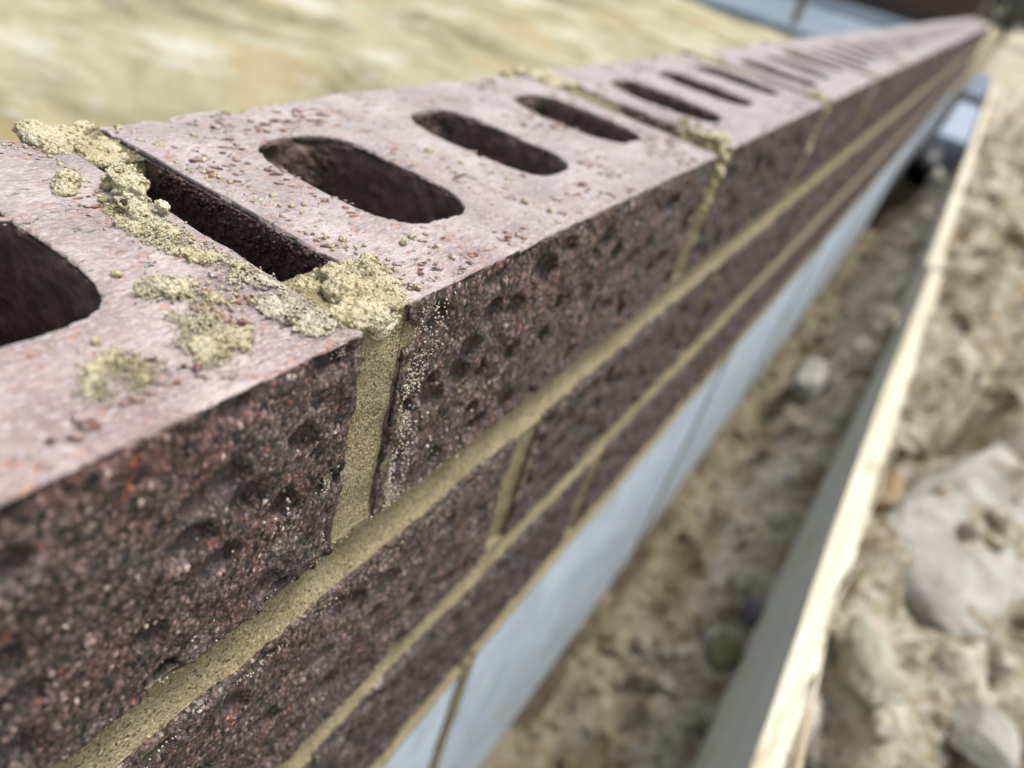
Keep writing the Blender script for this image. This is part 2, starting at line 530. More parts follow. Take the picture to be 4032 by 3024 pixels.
def bed_joint(z_top, z_bot, y0, y1, step, seed, lip=.0017, depth=.0046, uneven=.0013):
    """mortar bed with a bucket-handle struck face; runs along y"""
    ny = max(2, int((y1 - y0) / step)); nu = 26 if step < .002 else 12
    y = np.linspace(y0, y1, ny); u = np.linspace(-1, 1, nu)
    Y, U = np.meshgrid(y, u, indexing='ij')
    P0 = np.stack([np.zeros(Y.size), Y.ravel(), np.full(Y.size, seed * 3.1)], 1)
    off_t = (fbm(P0, 45, 4, 3) * uneven).reshape(Y.shape)
    off_b = (fbm(P0 + 9.7, 45, 4, 5) * uneven).reshape(Y.shape)
    zt = z_top + lip + off_t; zb = z_bot - lip + off_b
    Z = (zt + zb) / 2 - U * (zt - zb) / 2
    X = joint_profile(U, depth) - .0007 + (fbm(P0 * 1.0, 25, 3, 8) * .0005).reshape(Y.shape)
    Q = np.stack([X.ravel(), Y.ravel(), Z.ravel()], 1)
    X = X + (fbm(Q, 500, 3, 9, .7) * .00035).reshape(Y.shape) + (np.abs(U) > .82) * (fbm(Q, 260, 3, 12) * .0008).reshape(Y.shape)
    front = np.stack([X, Y, Z], -1)
    back_t = np.stack([np.full(ny, -BW + .003), y, np.full(ny, z_top)], -1)
    back_b = np.stack([np.full(ny, -BW + .003), y, np.full(ny, z_bot)], -1)
    in_t = np.stack([np.full(ny, -.006), y, np.full(ny, z_top)], -1)
    in_b = np.stack([np.full(ny, -.006), y, np.full(ny, z_bot)], -1)
    A = np.concatenate([front, in_b[:, None], back_b[:, None], back_t[:, None], in_t[:, None]], 1)
    m = A.shape[1]
    idx = np.arange(ny * m).reshape(ny, m)
    nx = np.roll(idx, -1, 1)
    F = np.stack([idx[:-1], nx[:-1], nx[1:], idx[1:]], -1).reshape(-1, 4)
    return mesh_np('bed_joint', A.reshape(-1, 3), F[:, ::-1])

def perpend(zt, zb, step, seed, tuck=None, jw=JW, lip=.0020, depth=.0038, back=-.022, uneven=.0011):
    """upright mortar joint; origin on the joint's centre line"""
    nz = max(3, int((zt - zb) / step)); nu = 24 if step < .002 else 10
    z = np.linspace(zt, zb, nz); u = np.linspace(-1, 1, nu)
    Z, U = np.meshgrid(z, u, indexing='ij')
    P0 = np.stack([Z.ravel(), np.full(Z.size, seed * 2.3), np.zeros(Z.size)], 1)
    ol = (fbm(P0, 60, 4, 3) * uneven).reshape(Z.shape); orr = (fbm(P0 + 5, 60, 4, 4) * uneven).reshape(Z.shape)
    hw = jw / 2 + lip
    Y = U * hw + np.where(U < 0, ol, orr)
    X = joint_profile(U, depth) - .0004
    Q = np.stack([X.ravel(), Y.ravel() + seed, Z.ravel()], 1)
    X = X + (fbm(Q, 500, 3, 9, .7) * .00035).reshape(Z.shape) + (fbm(Q, 90, 2, 10) * .0005).reshape(Z.shape) \
        + (np.abs(U) > .78) * (fbm(Q, 260, 3, 12) * .0009).reshape(Z.shape)
    if tuck is not None: X = X - np.clip((tuck - Z) / .004, 0, 1.5) * .006
    front = np.stack([X, Y, Z], -1)
    def col(x, yv): return np.stack([np.full(nz, x), np.full(nz, yv), z], -1)[:, None]
    A = np.concatenate([front, col(-.006, jw / 2), col(back, jw / 2), col(back, -jw / 2), col(-.006, -jw / 2)], 1)
    m = A.shape[1]; idx = np.arange(nz * m).reshape(nz, m); nx = np.roll(idx, -1, 1)
    F = np.stack([idx[:-1], nx[:-1], nx[1:], idx[1:]], -1).reshape(-1, 4)
    V = A.reshape(-1, 3)
    # caps as fans round a centre point
    c0, c1 = A[0].mean(0), A[-1].mean(0)
    V = np.concatenate([V, c0[None], c1[None]])
    n0, n1 = len(V) - 2, len(V) - 1
    t0 = np.stack([np.full(m, n0), idx[0], nx[0], nx[0]], -1)
    t1 = np.stack([np.full(m, n1), nx[-1], idx[-1], idx[-1]], -1)
    me = bpy.data.meshes.new('perpend')
    faces = [tuple(f) for f in F] + [tuple(f[:3]) for f in t0] + [tuple(f[:3]) for f in t1]
    me.from_pydata(V.tolist(), [], faces); me.update(); me.shade_smooth()
    return me

YS = -.42
for zt, zb, sd_ in ((ZC[0][1], ZC[1][0], 1), (ZC[1][1], ZC[2][0], 2), (ZC[2][1], ZB[0], 3)):
    wpart('bed_joint', bed_joint(zt, zb, YS, .45, .0009 if sd_ == 1 else .0013, sd_), M_MORT)
    wpart('bed_joint', bed_joint(zt, zb, .45, YEND, .006, sd_ + 5), M_MORT)

# front half of the upright joints of the top course, and their back ends
wpart('perpend_joint', perpend(-.0012, ZC[0][1] - .008, .0007, 1.1, tuck=ZC[0][1] - .0015, lip=.0030, depth=.0013, uneven=.0016), M_MORT, (0, YA, 0), 'wide sharp upright mortar joint topped with crumbs')
me_pf = perpend(-.0008, ZC[0][1] - .003, .0022, 2.2, jw=.0150)
me_pb = perpend(-.0008, ZC[0][1] - .003, .0022, 3.3, jw=.0160, back=-.05)
for i in range(1, NTOP):
    wpart('perpend_joint', me_pf, M_MORT, (0, YA + i * PITCH, 0))
    ob = wpart('perpend_joint', me_pb, M_MORT, (-BW, YA + i * PITCH, 0)); ob.rotation_euler[2] = math.pi; 
ob = wpart('perpend_joint', me_pf, M_MORT, (-BW, YA, 0)); ob.rotation_euler[2] = math.pi
for crs, y0 in ((1, Y2), (2, Y3)):
    mp = perpend(-.0005, ZC[crs][1] - ZC[crs][0] - .006, .0012, 4.4 + crs, tuck=ZC[crs][1] - ZC[crs][0] - .001, lip=.0024, back=-.10)
    for i in range(-1, NTOP):
        yy = y0 + i * PITCH
        if yy < YEND - .02: wpart('perpend_joint', mp, M_MORT, (0, yy, ZC[crs][0]))

# blocks
def box_mesh(lx, ly, lz, bev=.002, seg=2, name='block'):
    bm = bmesh.new(); bmesh.ops.create_cube(bm, size=1)
    for v in bm.verts: v.co = (v.co.x * lx, v.co.y * ly, v.co.z * lz)
    bmesh.ops.bevel(bm, geom=bm.edges[:], offset=bev, segments=seg, affect='EDGES')
    me = bpy.data.meshes.new(name); bm.to_mesh(me); bm.free(); return me
BLK = .440
blk = box_mesh(BW - .002, BLK, ZB[0] - ZB[1], .002)
for i in range(-1, 11):
    y0 = .1178 + .006 + (i - 0) * .452
    if y0 + .1 > YEND: break
    wpart('concrete_block', blk, M_BLOCK, (-BW / 2 - .0005, y0 + BLK / 2 - .006 + .006, (ZB[0] + ZB[1]) / 2))
    mp = perpend(ZB[0] + .002, ZB[1], .006, 9.1, jw=.010, lip=.0006, depth=.002, back=-.1)
    wpart('perpend_joint', mp, M_MORT, (0, y0 - .006, 0))

# strip footing, dark with damp soil
k = NB('damp_concrete'); v = k.coord(rnd=False)
M_FOOT = k.done(k.ramp(k.noise(v, 30, 5, .6), [(.3, (.06, .045, .028)), (.7, (.13, .10, .065))]), .9, k.bump(k.noise(v, 120, 5, .7), .01), .3)
ft = box_mesh(.30, YEND + .6, .20, .006)
co = get_co(ft); 
wpart('footing', ft, M_FOOT, (-.05 - .085, YEND / 2 - .1, ZB[1] - .1))

# --- loose mortar on the wall
def lump(centres, radii, voxel, seed, amp=.0006, mat=M_LUMP, label=None, sub=2):
    r = np.random.default_rng(seed)
    me = blobs(centres, radii, sub, .12, r, 'lump')
    me = remesh(me, voxel, 1)
    co = get_co(me); no = get_no(me)
    a, b, idv = cells(co, 900, seed)
    d = (.45 - a) * amp * 1.6 + fbm(co, 300, 4, seed, .65) * amp * 1.8
    set_co(me, co + no * d[:, None])
    me.name = 'mortar_lump'
    return wpart('mortar_lump', me, mat, (0, 0, 0), label)

def inpoly(p, poly):
    x, y = p; c = False; j = len(poly) - 1
    for i in range(len(poly)):
        xi, yi = poly[i]; xj, yj = poly[j]
        if (yi > y) != (yj > y) and x < (xj - xi) * (y - yi) / (yj - yi) + xi: c = not c
        j = i
    return c
def scatter(poly, n, r):
    P = np.array(poly); lo, hi = P.min(0), P.max(0); out = []
    while len(out) < n:
        p = r.uniform(lo, hi)
        if inpoly(p, poly): out.append(p)
    return np.array(out)

HALO = []
def patch(poly, n, rad, h, voxel, seed, mat=M_LUMP, z0=0.0, amp=.0004, label=None):
    r = np.random.default_rng(seed)
    p = scatter(poly, n, r)
    # clump: keep where noise is high
    q = np.concatenate([p, np.zeros((n, 1))], 1)
    nz = fbm(q, 190, 3, seed); keep = nz > -.02
    dens = p[nz > -.22]
    p = p[keep]; n = len(p)
    s = r.uniform(.5, 1.2, n) * rad
    rr = np.stack([s * r.uniform(.7, 1.2, n), s * r.uniform(.7, 1.1, n), h * r.uniform(.3, 1.0, n) * .8], 1)
    c = np.concatenate([p, (z0 + rr[:, 2:3] * .15)], 1)
    m_ = len(dens) * 3
    hp = dens[r.integers(0, len(dens), m_)] + r.normal(0, .0011, (m_, 2))
    HALO.append((np.concatenate([hp, r.uniform(0, h * .75, (m_, 1))], 1), r.uniform(.00012, .00038, m_), mat))
    return lump(c, rr, voxel, seed, amp, mat, label, sub=1)

r0 = np.random.default_rng(3)
# the crumbly cap over the upright joint in focus
cap = [(-.0035, -.0035, -.0010, .0048, .0050, .0030), (-.006, .001, .0002, .0055, .0050, .0028), (-.011, -.001, -.0004, .0050, .0060, .0030),
       (-.0155, .0015, -.0005, .0042, .0050, .0032), (-.0045, .0052, -.0012, .0040, .0032, .0022), (-.0085, .0055, .0004, .0035, .0030, .0022),
       (-.0135, .0045, .0012, .0030, .0028, .0022), (-.0028, .0005, -.0042, .0026, .0066, .0034), (-.0185, -.003, -.003, .004, .005, .003),
       (-.0125, .0062, .0026, .0021, .0021, .0018), (-.0100, .0040, .0026, .0024, .0022, .0018), (-.004, -.0085, -.0004, .0042, .0034, .0016)]
cc, rr = [], []
for x, y, z, a, b, c in cap:
    cc.append((x, y, z)); rr.append((a, b, c))
for _ in range(150):
    j = r0.integers(len(cap)); x, y, z, a, b, c = cap[j]
    t = r0.uniform(0, 6.28); q = r0.uniform(.4, 1.05)
    s = r0.uniform(.0004, .0012)
    cc.append((min(x + a * q * math.cos(t), .0008), y + b * q * math.sin(t), z + c * math.sqrt(max(0, 1.05 - q * q)) * .9)); rr.append((s, s * r0.uniform(.7, 1.3), s))
lump(cc, rr, .00042, 3, .0005, M_LUMP, 'crumbly yellow mortar cap over the upright joint in focus')
# back mortar heap
cc, rr = [], []
heap = [(-.1010, -.004, -.001, .006, .010, .0048), (-.093, -.001, -.0008, .007, .0085, .0036), (-.086, -.002, -.0012, .006, .008, .0034), (-.081, -.001, -.005, .0032, .006, .004),
        (-.1030, -.010, .001, .0040, .0042, .0040), (-.0975, -.011, .0012, .0036, .0038, .0034), (-.092, -.0105, .0008, .0030, .0034, .0026), (-.1035, .003, .001, .003, .0035, .003)]
heap = [(x, y, z - .0010, a * .80, b * .74, c * .62) for x, y, z, a, b, c in heap]
for x, y, z, a, b, c in heap: cc.append((x, y, z)); rr.append((a, b, c))
for _ in range(420):
    x, y, z, a, b, c = heap[4 + r0.integers(3)] if r0.random() < .8 else heap[r0.integers(4)]
    t = r0.uniform(0, 6.28); q = r0.uniform(.2, 1.1); s = r0.uniform(.0004, .0011)
    cc.append((x + a * q * math.cos(t), y + b * q * math.sin(t), z + c * math.sqrt(max(0, 1.2 - q * q)) * .85)); rr.append((s, s, s))
lump(cc, rr, .00048, 8, .0004, M_LUMP, 'grainy mortar heap at the back end of the near joint')
# the curl of mortar lying along the open joint
cc, rr = [], []
for t in np.linspace(0, 1, 16):
    x = -.0700 + t * .0130; y = -.0128 + .002 * math.sin(t * 5) ; z = .0016 + .0014 * math.sin(t * 3.1)
    cc.append((x, y, z)); rr.append((.0017 + .0007 * math.sin(t * 3.1), .0021 + .0012 * math.sin(t * 3.1) * r0.uniform(.7, 1.2), .0017))
for x, y, z, s in ((-.0745, -.0195, .001, .0026), (-.0715, -.0215, .0006, .0020), (-.0560, -.0165, .0012, .0022), (-.0545, -.0112, .0022, .0016), (-.0690, -.0100, .003, .0018)):
    cc.append((x, y, z)); rr.append((s * 1.3, s, s))
for _ in range(60):
    j = r0.integers(16); s = r0.uniform(.0004, .0010); t = r0.uniform(0, 3.14); b = r0.uniform(-.0035, .0035)
    cc.append((cc[j][0] + b, cc[j][1] + .0035 * math.cos(t), cc[j][2] + .0026 * math.sin(t))); rr.append((s, s, s))
lump(cc, rr, .00042, 12, .0005, M_LUMP, 'curled ragged mortar lump beside the open gap')
# sand smear along the gap, pale smear, patches on the nearest brick
patch([(-.062, -.0125), (-.047, -.0120), (-.030, -.0112), (-.026, -.0125), (-.034, -.0175), (-.047, -.0215), (-.058, -.0205), (-.064, -.017)], 620, .0011, .0011, .00042, 21, label='yellow sandy smear along the open gap')
patch([(-.036, -.0125), (-.022, -.0118), (-.010, -.0115), (-.003, -.0125), (-.003, -.0185), (-.009, -.0205), (-.018, -.0200), (-.030, -.0165)], 520, .0012, .0008, .00042, 22, M_PALE, label='whitish mortar smear on the brick beside the upright joint')
patch([(-.034, -.0300), (-.029, -.0235), (-.020, -.0235), (-.0115, -.0260), (-.0075, -.0300), (-.0045, -.0370), (-.0085, -.0395), (-.014, -.0370), (-.018, -.0345), (-.024, -.0350), (-.029, -.0370)], 720, .0012, .0009, .00042, 23, label='yellow mortar patch on the nearest brick')
patch([(-.019, -.0480), (-.0155, -.0440), (-.011, -.0455), (-.0065, -.0500), (-.0080, -.0550), (-.0125, -.0560), (-.0165, -.0530)], 330, .0012, .0009, .00045, 24, label='small yellow mortar patch nearest the camera')
patch([(-.0335, -.0290), (-.0285, -.0255), (-.0265, -.0270), (-.0285, -.0310), (-.0320, -.0345)], 90, .0016, .0019, .00045, 25)
# crumbs at the next joints
for i, (yy, sc) in enumerate(((YA + PITCH, 1.0), (YA + 2 * PITCH, .8), (YA + 3 * PITCH, .6), (YA + 4 * PITCH, .6))):
    cc, rr = [], []
    for _ in range(70):
        q = r0.uniform(0, 1)
        x = -.004 - .022 * q * q * sc; y = yy + r0.normal() * .0050; s = r0.uniform(.0012, .0034) * (1 - .5 * q) * sc
        cc.append((x, y, r0.uniform(-.002, .0045) * sc)); rr.append((s, s, s * .9))
    for _ in range(50):
        x = r0.uniform(-.108, -.082); s = r0.uniform(.001, .0022) * sc
        cc.append((x, yy + r0.normal() * .006, r0.uniform(-.001, .001))); rr.append((s * 1.6, s * 1.6, s))
    for _ in range(12):
        s = r0.uniform(.001, .002); cc.append((r0.uniform(-.0015, .0008), yy + r0.normal() * .003, -r0.uniform(0, .035))); rr.append((s, s, s))
    lump(cc, rr, .0008, 30 + i, .0005, M_LUMP)

# loose crumbs and grains: too many to count
def crumb_obj(P, S, mat, seed, sub=1, name='mortar_crumb'):
    me = blobs(P, np.stack([S, S * .9, S * .8], 1), sub, .5, np.random.default_rng(seed), name)
    o = wpart(name, me, mat); o['kind'] = 'stuff'; return o
P, S = [], []
for _ in range(260):
    x, y = r0.uniform(-.1, -.002), r0.uniform(-.11, .10)
    if any(abs(x - s_[3]) < s_[1] + .002 and abs(y - yc(i) - s_[0]) < s_[2] + .002 for i, SS in ((-1, SLOTS_L), (0, SLOTS)) for s_ in SS): continue
    if abs(y - YA) < .011 and x < -.01: continue
    P.append((x, y, .0002)); S.append(r0.uniform(.0002, .0006) if r0.random() < .85 else r0.uniform(.0008, .0015))
for _ in range(240):          # along both sides of the near joint
    x = r0.uniform(-.1, -.002); y = YA + r0.choice([-1, 1]) * (.0105 + abs(r0.normal()) * .004)
    P.append((x, y, .0003)); S.append(r0.uniform(.0003, .0008))
crumb_obj(P, np.array(S), M_LUMP, 1)
for i_, (hp, hs, hm) in enumerate(HALO): crumb_obj(hp, hs, hm, 50 + i_)
P, S = [], []
for _ in range(1500):         # pale grains clinging to the brick face right of the joint
    z = -r0.uniform(.003, .064)
    y0_ = abs(r0.normal()) * .0040
    if vnoise(np.array([[z * 170, y0_ * 260, 0.]]), 77)[0] < r0.uniform(-.7, .9): continue
    y = YA + .0106 + y0_ * (1.0 if z < -.02 else 1.6)
    P.append((.0001 + r0.uniform(-.0002, .0003), y, z)); S.append(r0.uniform(.00012, .00034))
for _ in range(420):
    z = -r0.uniform(0, .064); y = YA - .0104 - abs(r0.normal()) * .0018
    P.append((0, y, z)); S.append(r0.uniform(.00014, .00034))
for _ in range(1500):         # below and above the bed joints
    zt, zb = random.choice([(ZC[0][1], ZC[1][0]), (ZC[1][1], ZC[2][0]), (ZC[0][1], ZC[1][0])])
    z = zb - .0008 - abs(r0.normal()) * .0022 if r0.random() < .72 else zt + .001 + abs(r0.normal()) * .0012
    P.append((.0001, r0.uniform(-.1, .25), z)); S.append(r0.uniform(.00010, .00030))
for cx, cz, sp in ((-.028, -.034, .005), (-.034, -.043, .004), (-.022, -.026, .003), (.036, -.05, .006), (-.05, -.05, .006)):
    for _ in range(22):
        P.append((.0000, cx + r0.normal() * sp, cz + r0.normal() * sp)); S.append(r0.uniform(.0002, .0005))
crumb_obj(P, np.array(S), M_PALE, 2)
# black-red grit standing on the torn end face of the brick beside the gap
P, S = [], []
for _ in range(1500):
    P.append((r0.uniform(-.078, -.014), YA + JW / 2 - .0015 + r0.uniform(-.0009, .0004), -abs(r0.normal()) * .010 - .0008)); S.append(r0.uniform(.0002, .0007))
k = NB('torn_clay'); v = k.coord(rnd=False)
M_GRIT = k.done(k.ramp(k.noise(v, 700, 3, .6), [(.35, (.02, .013, .012)), (.6, (.07, .035, .03)), (.75, (.22, .09, .06))]), .8)
crumb_obj(P, np.array(S), M_GRIT, 3, name='clay_grit')
# torn flakes of fired clay on the two nearest tops
def flakes(n, ymin, ymax, seed):
    r = np.random.default_rng(seed); P, S = [], []
    while len(P) < n:
        x, y = r.uniform(-.101, -.002), r.uniform(ymin, ymax)
        if fbm(np.array([[x, y, seed]]), 50, 2, 5)[0] < -.12: continue
        if any(abs(x - s_[3]) < s_[1] + .0006 and abs(y - yc(i) - s_[0]) < s_[2] + .0006 for i, SS in ((-1, SLOTS_L), (0, SLOTS), (1, SLOTS)) for s_ in SS): continue
        if abs(y - YA) < .0105: continue
        P.append((x, y, .0001)); a = r.uniform(.00025, .0008) * (1.5 if r.random() < .08 else 1); S.append((a, a * r.uniform(1.2, 2.6), a * r.uniform(.18, .38)))
    P = np.array(P); S = np.array(S)
    V, F = ico(1); m = len(P)
    A = V[None] * (1 + .35 * r.uniform(-1, 1, (m, len(V), 1))) * S[:, None, :]
    t = (R(-28) + r.normal(0, .3, m))[:, None]; c, s_ = np.cos(t), np.sin(t)
    A = np.stack([A[..., 0] * c - A[..., 1] * s_, A[..., 0] * s_ + A[..., 1] * c, A[..., 2]], -1) + P[:, None]
    FF = (F[None] + (np.arange(m) * len(V))[:, None, None]).reshape(-1, 3)
    return mesh_np('clay_flake', A.reshape(-1, 3), FF, False)
k = NB('orange_clay'); v = k.coord(rnd=False)
M_FLAKE = k.done(k.ramp(k.vor(v, 500, 'Color'), [(.2, (.07, .035, .03)), (.4, (.30, .13, .08)), (.6, (.33, .25, .23)), (.9, (.36, .30, .28))]), .8, k.bump(k.noise(v, 1500, 3), .0004))
for n, a, b, s_ in ((1150, -.12, .22, 1), (600, .22, .45, 2)):
    o = wpart('clay_flake', flakes(n, a, b, s_), M_FLAKE); o['kind'] = 'stuff'

# ------------------------------------------------------------------ ground
def smooth(a, lo, hi):
    t = np.clip((a - lo) / (hi - lo), 0, 1); return t * t * (3 - 2 * t)
def ground_h(X, Y):
    P = np.stack([X.ravel(), Y.ravel(), np.zeros(X.size)], 1)
    far = smooth(np.abs(X) + np.abs(Y) * .5, 3, 12).ravel()
    big = fbm(P, 1.6, 4, 1)
    mid = fbm(P, 9, 4, 2)
    a, b, idv = cells(P * np.array([1, 1, 0], np.float32) + .3, 11, 4)
    a2, b2, id2 = cells(P + .7, 30, 8)
    W_ = P + .02 * np.stack([fbm(P, 22, 3, 31), fbm(P, 22, 3, 37), P[:, 2]], 1)
    a, b, idv = cells(W_ * np.array([1, 1, 0], np.float32) + .3, 13, 4)
    clod = np.clip((b - a) * 2.2, 0, 1) * (idv * .8 + .1)
    rough = fbm(P, 40, 4, 41, .65)
    W2 = P + .05 * np.stack([fbm(P, 9, 3, 61), fbm(P, 9, 3, 67), P[:, 2]], 1)
    e1, e2, e3 = cells(W2 * np.array([1, .8, 0], np.float32) + .9, 7.5, 71)
    lump_ = np.clip((e2 - e1) * 3.0, 0, 1) * (.35 + .65 * e3)
    clod2 = np.clip(b2 - a2, 0, .5) * (.3 + id2)
    x, y = X.ravel(), Y.ravel()
    left = -.30 + .035 * big + .016 * mid + .006 * clod2 + .006 * rough
    face = np.interp(y, [0, .33, .5, .67, .8, .96, 1.3, 2.2, 4, 8], [-.53, -.505, -.485, -.455, -.428, -.405, -.38, -.37, -.36, -.34])
    tr = -.548 + (face + .548) * smooth(x, .03, .15) + .022 * mid + .030 * lump_ + .018 * clod + .008 * clod2 + .014 * rough - .025
    right = np.interp(x, [.15, .20, .35, .6, 1.2, 4], [-.39, -.375, -.345, -.33, -.30, -.28]) + .03 * mid + .075 * lump_ + .022 * clod + .010 * clod2 + .018 * rough - .030
    right = right + .03 * big
    for px, py, sx, sy, dd in ((.225, .76, .022, .10, .11), (.215, .30, .014, .04, .07), (.275, .95, .03, .08, .09)):
        right = right - dd * np.exp(-((x - px) / sx) ** 2 - ((y - py) / sy) ** 2)
    z = np.where(x < -.02, left, np.where(x < .158, tr, right))
    # footing zone: cut under the wall
    under = (x > -.155) & (x < -.01)
    z = np.where(under & (y < YEND + .15), -.62, z)
    over = smooth(y, YEND + .3, YEND + 1.2)
    flat = -.31 + .02 * mid
    z = np.where(x > -.3, z * (1 - over) + flat * over, z)
    z = z * (1 - far) + (-.33 + .02 * big) * far
    return z.reshape(X.shape)
def axis(parts):
    out = []
    for a, b, s in parts: out += list(np.arange(a, b, s))
    return np.array(out)
gx = np.concatenate([-np.geomspace(120, 2.5, 26), axis([(-2.5, -.5, .028), (-.5, -.16, .014), (-.16, -.15, .01), (-.15, .0, .03), (0, .6, .0062), (.6, 1.6, .03)]), np.geomspace(1.6, 120, 26)])
gy = np.concatenate([-np.geomspace(60, 1.0, 16), axis([(-1., .0, .04), (0, 1.5, .0066), (1.5, 3.5, .018), (3.5, 9, .06)]), np.geomspace(9, 300, 34)])
gx = np.unique(gx); gy = np.unique(gy)
X, Y = np.meshgrid(gx, gy, indexing='ij')
Zg = ground_h(X, Y)
idx = np.arange(X.size).reshape(X.shape)
F = np.stack([idx[:-1, :-1], idx[1:, :-1], idx[1:, 1:], idx[:-1, 1:]], -1).reshape(-1, 4)
gme = mesh_np('ground', np.stack([X, Y, Zg], -1).reshape(-1, 3), F)

k = NB('clay_soil')
v = k.coord(rnd=False)
vs2 = k.coord((.55, 1, 1), (0, 0, R(20)), rnd=False)
n = k.noise(vs2, 5.5, 6, .66, .8)
sand = k.ramp(n, [(.34, (.18, .155, .085)), (.45, (.31, .285, .175)), (.55, (.41, .385, .25)), (.67, (.57, .56, .45))])
sand = k.mix(k.math('MULTIPLY', k.step(k.noise(v, 3.1, 4, .6), .52, .64), .55), sand, (.40, .29, .14))
sand = k.mix(k.math('MULTIPLY', k.step(k.noise(v, 17, 4), .56, .72), .6), sand, (.52, .53, .48))
n = k.noise(v, 16, 6, .66, .5)
clay = k.ramp(n, [(.34, (.12, .088, .048)), (.44, (.30, .25, .165)), (.54, (.465, .42, .32)), (.66, (.63, .59, .50))])
clay = k.mix(k.math('MULTIPLY', k.step(k.noise(v, 42, 4, .6), .54, .70), .6), clay, (.64, .62, .57))
clay = k.mix(k.math('MULTIPLY', k.step(k.noise(v, 85, 4, .65), .53, .64), .55), clay, (.66, .64, .58))
clay = k.mix(k.math('MULTIPLY', k.step(k.noise(v, 60, 4, .65), .47, .37), .5), clay, (.13, .095, .055))
clay = k.mix(k.math('MULTIPLY', k.step(k.noise(v, 9, 3), .54, .68), .45), clay, (.30, .19, .075))
damp = k.step(k.sep(v)[0], .15, .0)
clay = k.mix(k.math('MULTIPLY', damp, .8), clay, (.15, .12, .07))
col = k.mix(k.step(k.sep(v)[0], -.06, -.02), sand, clay)
M_SOIL = k.done(col, .95, k.bump(k.math('ADD', k.noise(v, 130, 5, .7), k.noise(v, 45, 5, .7)), .007), .2)
g = link('ground', gme, M_SOIL)
tag(g, kind='structure')

# clods and small stones, uncountable
def gz(x, y): return float(ground_h(np.array([[x]]), np.array([[y]]))[0, 0])
rs = np.random.default_rng(11)
def clods(n, xr, yr, smin, smax, seed, name, mat, label):
    r = np.random.default_rng(seed)
    x = r.uniform(*xr, n); y = yr[0] + (yr[1] - yr[0]) * r.random(n) ** 1.7
    z = ground_h(x[None], y[None])[0]
    s = smin + (smax - smin) * r.random(n) ** 2.6
    s = s * (1 + y * .25)
    V, Fi = ico(2)
    A = np.repeat(V[None], n, 0)
    Pn = (A + (np.arange(n) * 7.7)[:, None, None]).reshape(-1, 3)
    d = fbm(Pn, 1.3, 3, seed).reshape(n, -1, 1)
    A = A * (1 + .95 * d) * s[:, None, None] * r.uniform(.6, 1.3, (n, 1, 3)) + np.stack([x, y, z - s * .15], 1)[:, None]
    FF = (Fi[None] + (np.arange(n) * len(V))[:, None, None]).reshape(-1, 3)
    me = mesh_np(name, A.reshape(-1, 3), FF, False)
    o = link(name, me, mat); tag(o, label, kind='stuff'); return o
#M_CLOD = mat_soil('clod_soil', (.17, .125, .07), (.33, .275, .18), (.48, .44, .36), 30)
clods(700, (.005, .145), (.1, 2.2), .003, .012, 1, 'soil_clods', M_SOIL, 'loose crumbled clay clods in the trench beside the wall')
clods(800, (.185, .75), (.15, 2.6), .003, .016, 2, 'soil_clods', M_SOIL, 'loose crumbled clay clods on the bank beyond the board')

# ------------------------------------------------------------------ stones one can tell apart
def rock(name, loc, size, seed, mat, label, cat='rock', rot=0, boxy=1.0, group=None):
    V, Fi = ico(5)
    P = np.sign(V) * np.abs(V) ** boxy
    # facets: push towards a few random planes
    r = np.random.default_rng(seed)
    Q = P.copy()
    for _ in range(11):
        nrm = r.normal(size=3); nrm /= np.linalg.norm(nrm); h = r.uniform(.62, .92)
        d = Q @ nrm - h
        Q = Q - np.clip(d, 0, None)[:, None] * nrm * .88
    Q = Q * (1 + .10 * fbm(P + seed, 2.2, 4, seed)[:, None] + .03 * fbm(P + seed, 12, 3, seed)[:, None])
    Q = Q * np.array(size)
    c, s_ = math.cos(rot), math.sin(rot)
    Q = np.stack([Q[:, 0] * c - Q[:, 1] * s_, Q[:, 0] * s_ + Q[:, 1] * c, Q[:, 2]], 1)
    o = link(name, mesh_np(name, Q, Fi), mat, None, loc)
    tag(o, label, cat, group)
    return o
def mat_rock(name, a, b, c, sc=25):
    k = NB(name); v = k.coord()
    col = k.ramp(k.noise(v, sc, 6, .65, .3), [(.3, a), (.5, b), (.7, c)])
    return k.done(col, .85, k.bump(k.noise(v, sc * 5, 5, .7), .004), .3)
MR_GREY = mat_rock('grey_stone', (.17, .16, .13), (.31, .30, .26), (.46, .45, .41))
MR_CLAY = mat_rock('clay_stone', (.24, .19, .11), (.40, .34, .24), (.54, .50, .42))
MR_GREEN = mat_rock('green_stone', (.17, .165, .12), (.31, .30, .23), (.47, .46, .38))
MR_OLIVE = mat_rock('olive_stone', (.10, .09, .035), (.155, .14, .065), (.22, .20, .11), 12)
MR_PURP = mat_rock('purple_stone', (.025, .022, .032), (.09, .08, .10), (.24, .22, .26))
MR_RUST = mat_rock('rusty_stone', (.13, .09, .045), (.24, .17, .09), (.38, .31, .21))
big = rock('rock', (.395, .735, -.440), (.155, .27, .085), 3, MR_GREY, 'large pale grey slab of rock at the right edge of the photo', rot=-.33, boxy=.45)
big.rotation_euler = (0, R(11), 0)
rock('rock', (.212, .385, -.352), (.022, .040, .028), 8, MR_GREEN, 'rounded pale green-grey stone touching the splintered board edge', rot=.3)
rock('rock', (.134, .452, -.490), (.017, .030, .016), 12, MR_OLIVE, 'smooth olive brown stone at the foot of the board')
rock('rock', (.139, .512, -.480), (.010, .018, .014), 14, MR_PURP, 'small dark purple stone just above the olive stone')
rock('rock', (.205, .66, -.372), (.018, .05, .022), 17, MR_RUST, 'rusty brown stone wedged between the board and the grey slab')
rock('rock', (.300, .378, -.345), (.030, .028, .014), 19, MR_GREY, 'thin white flint shard at the lower right', rot=1.1, cat='stone')
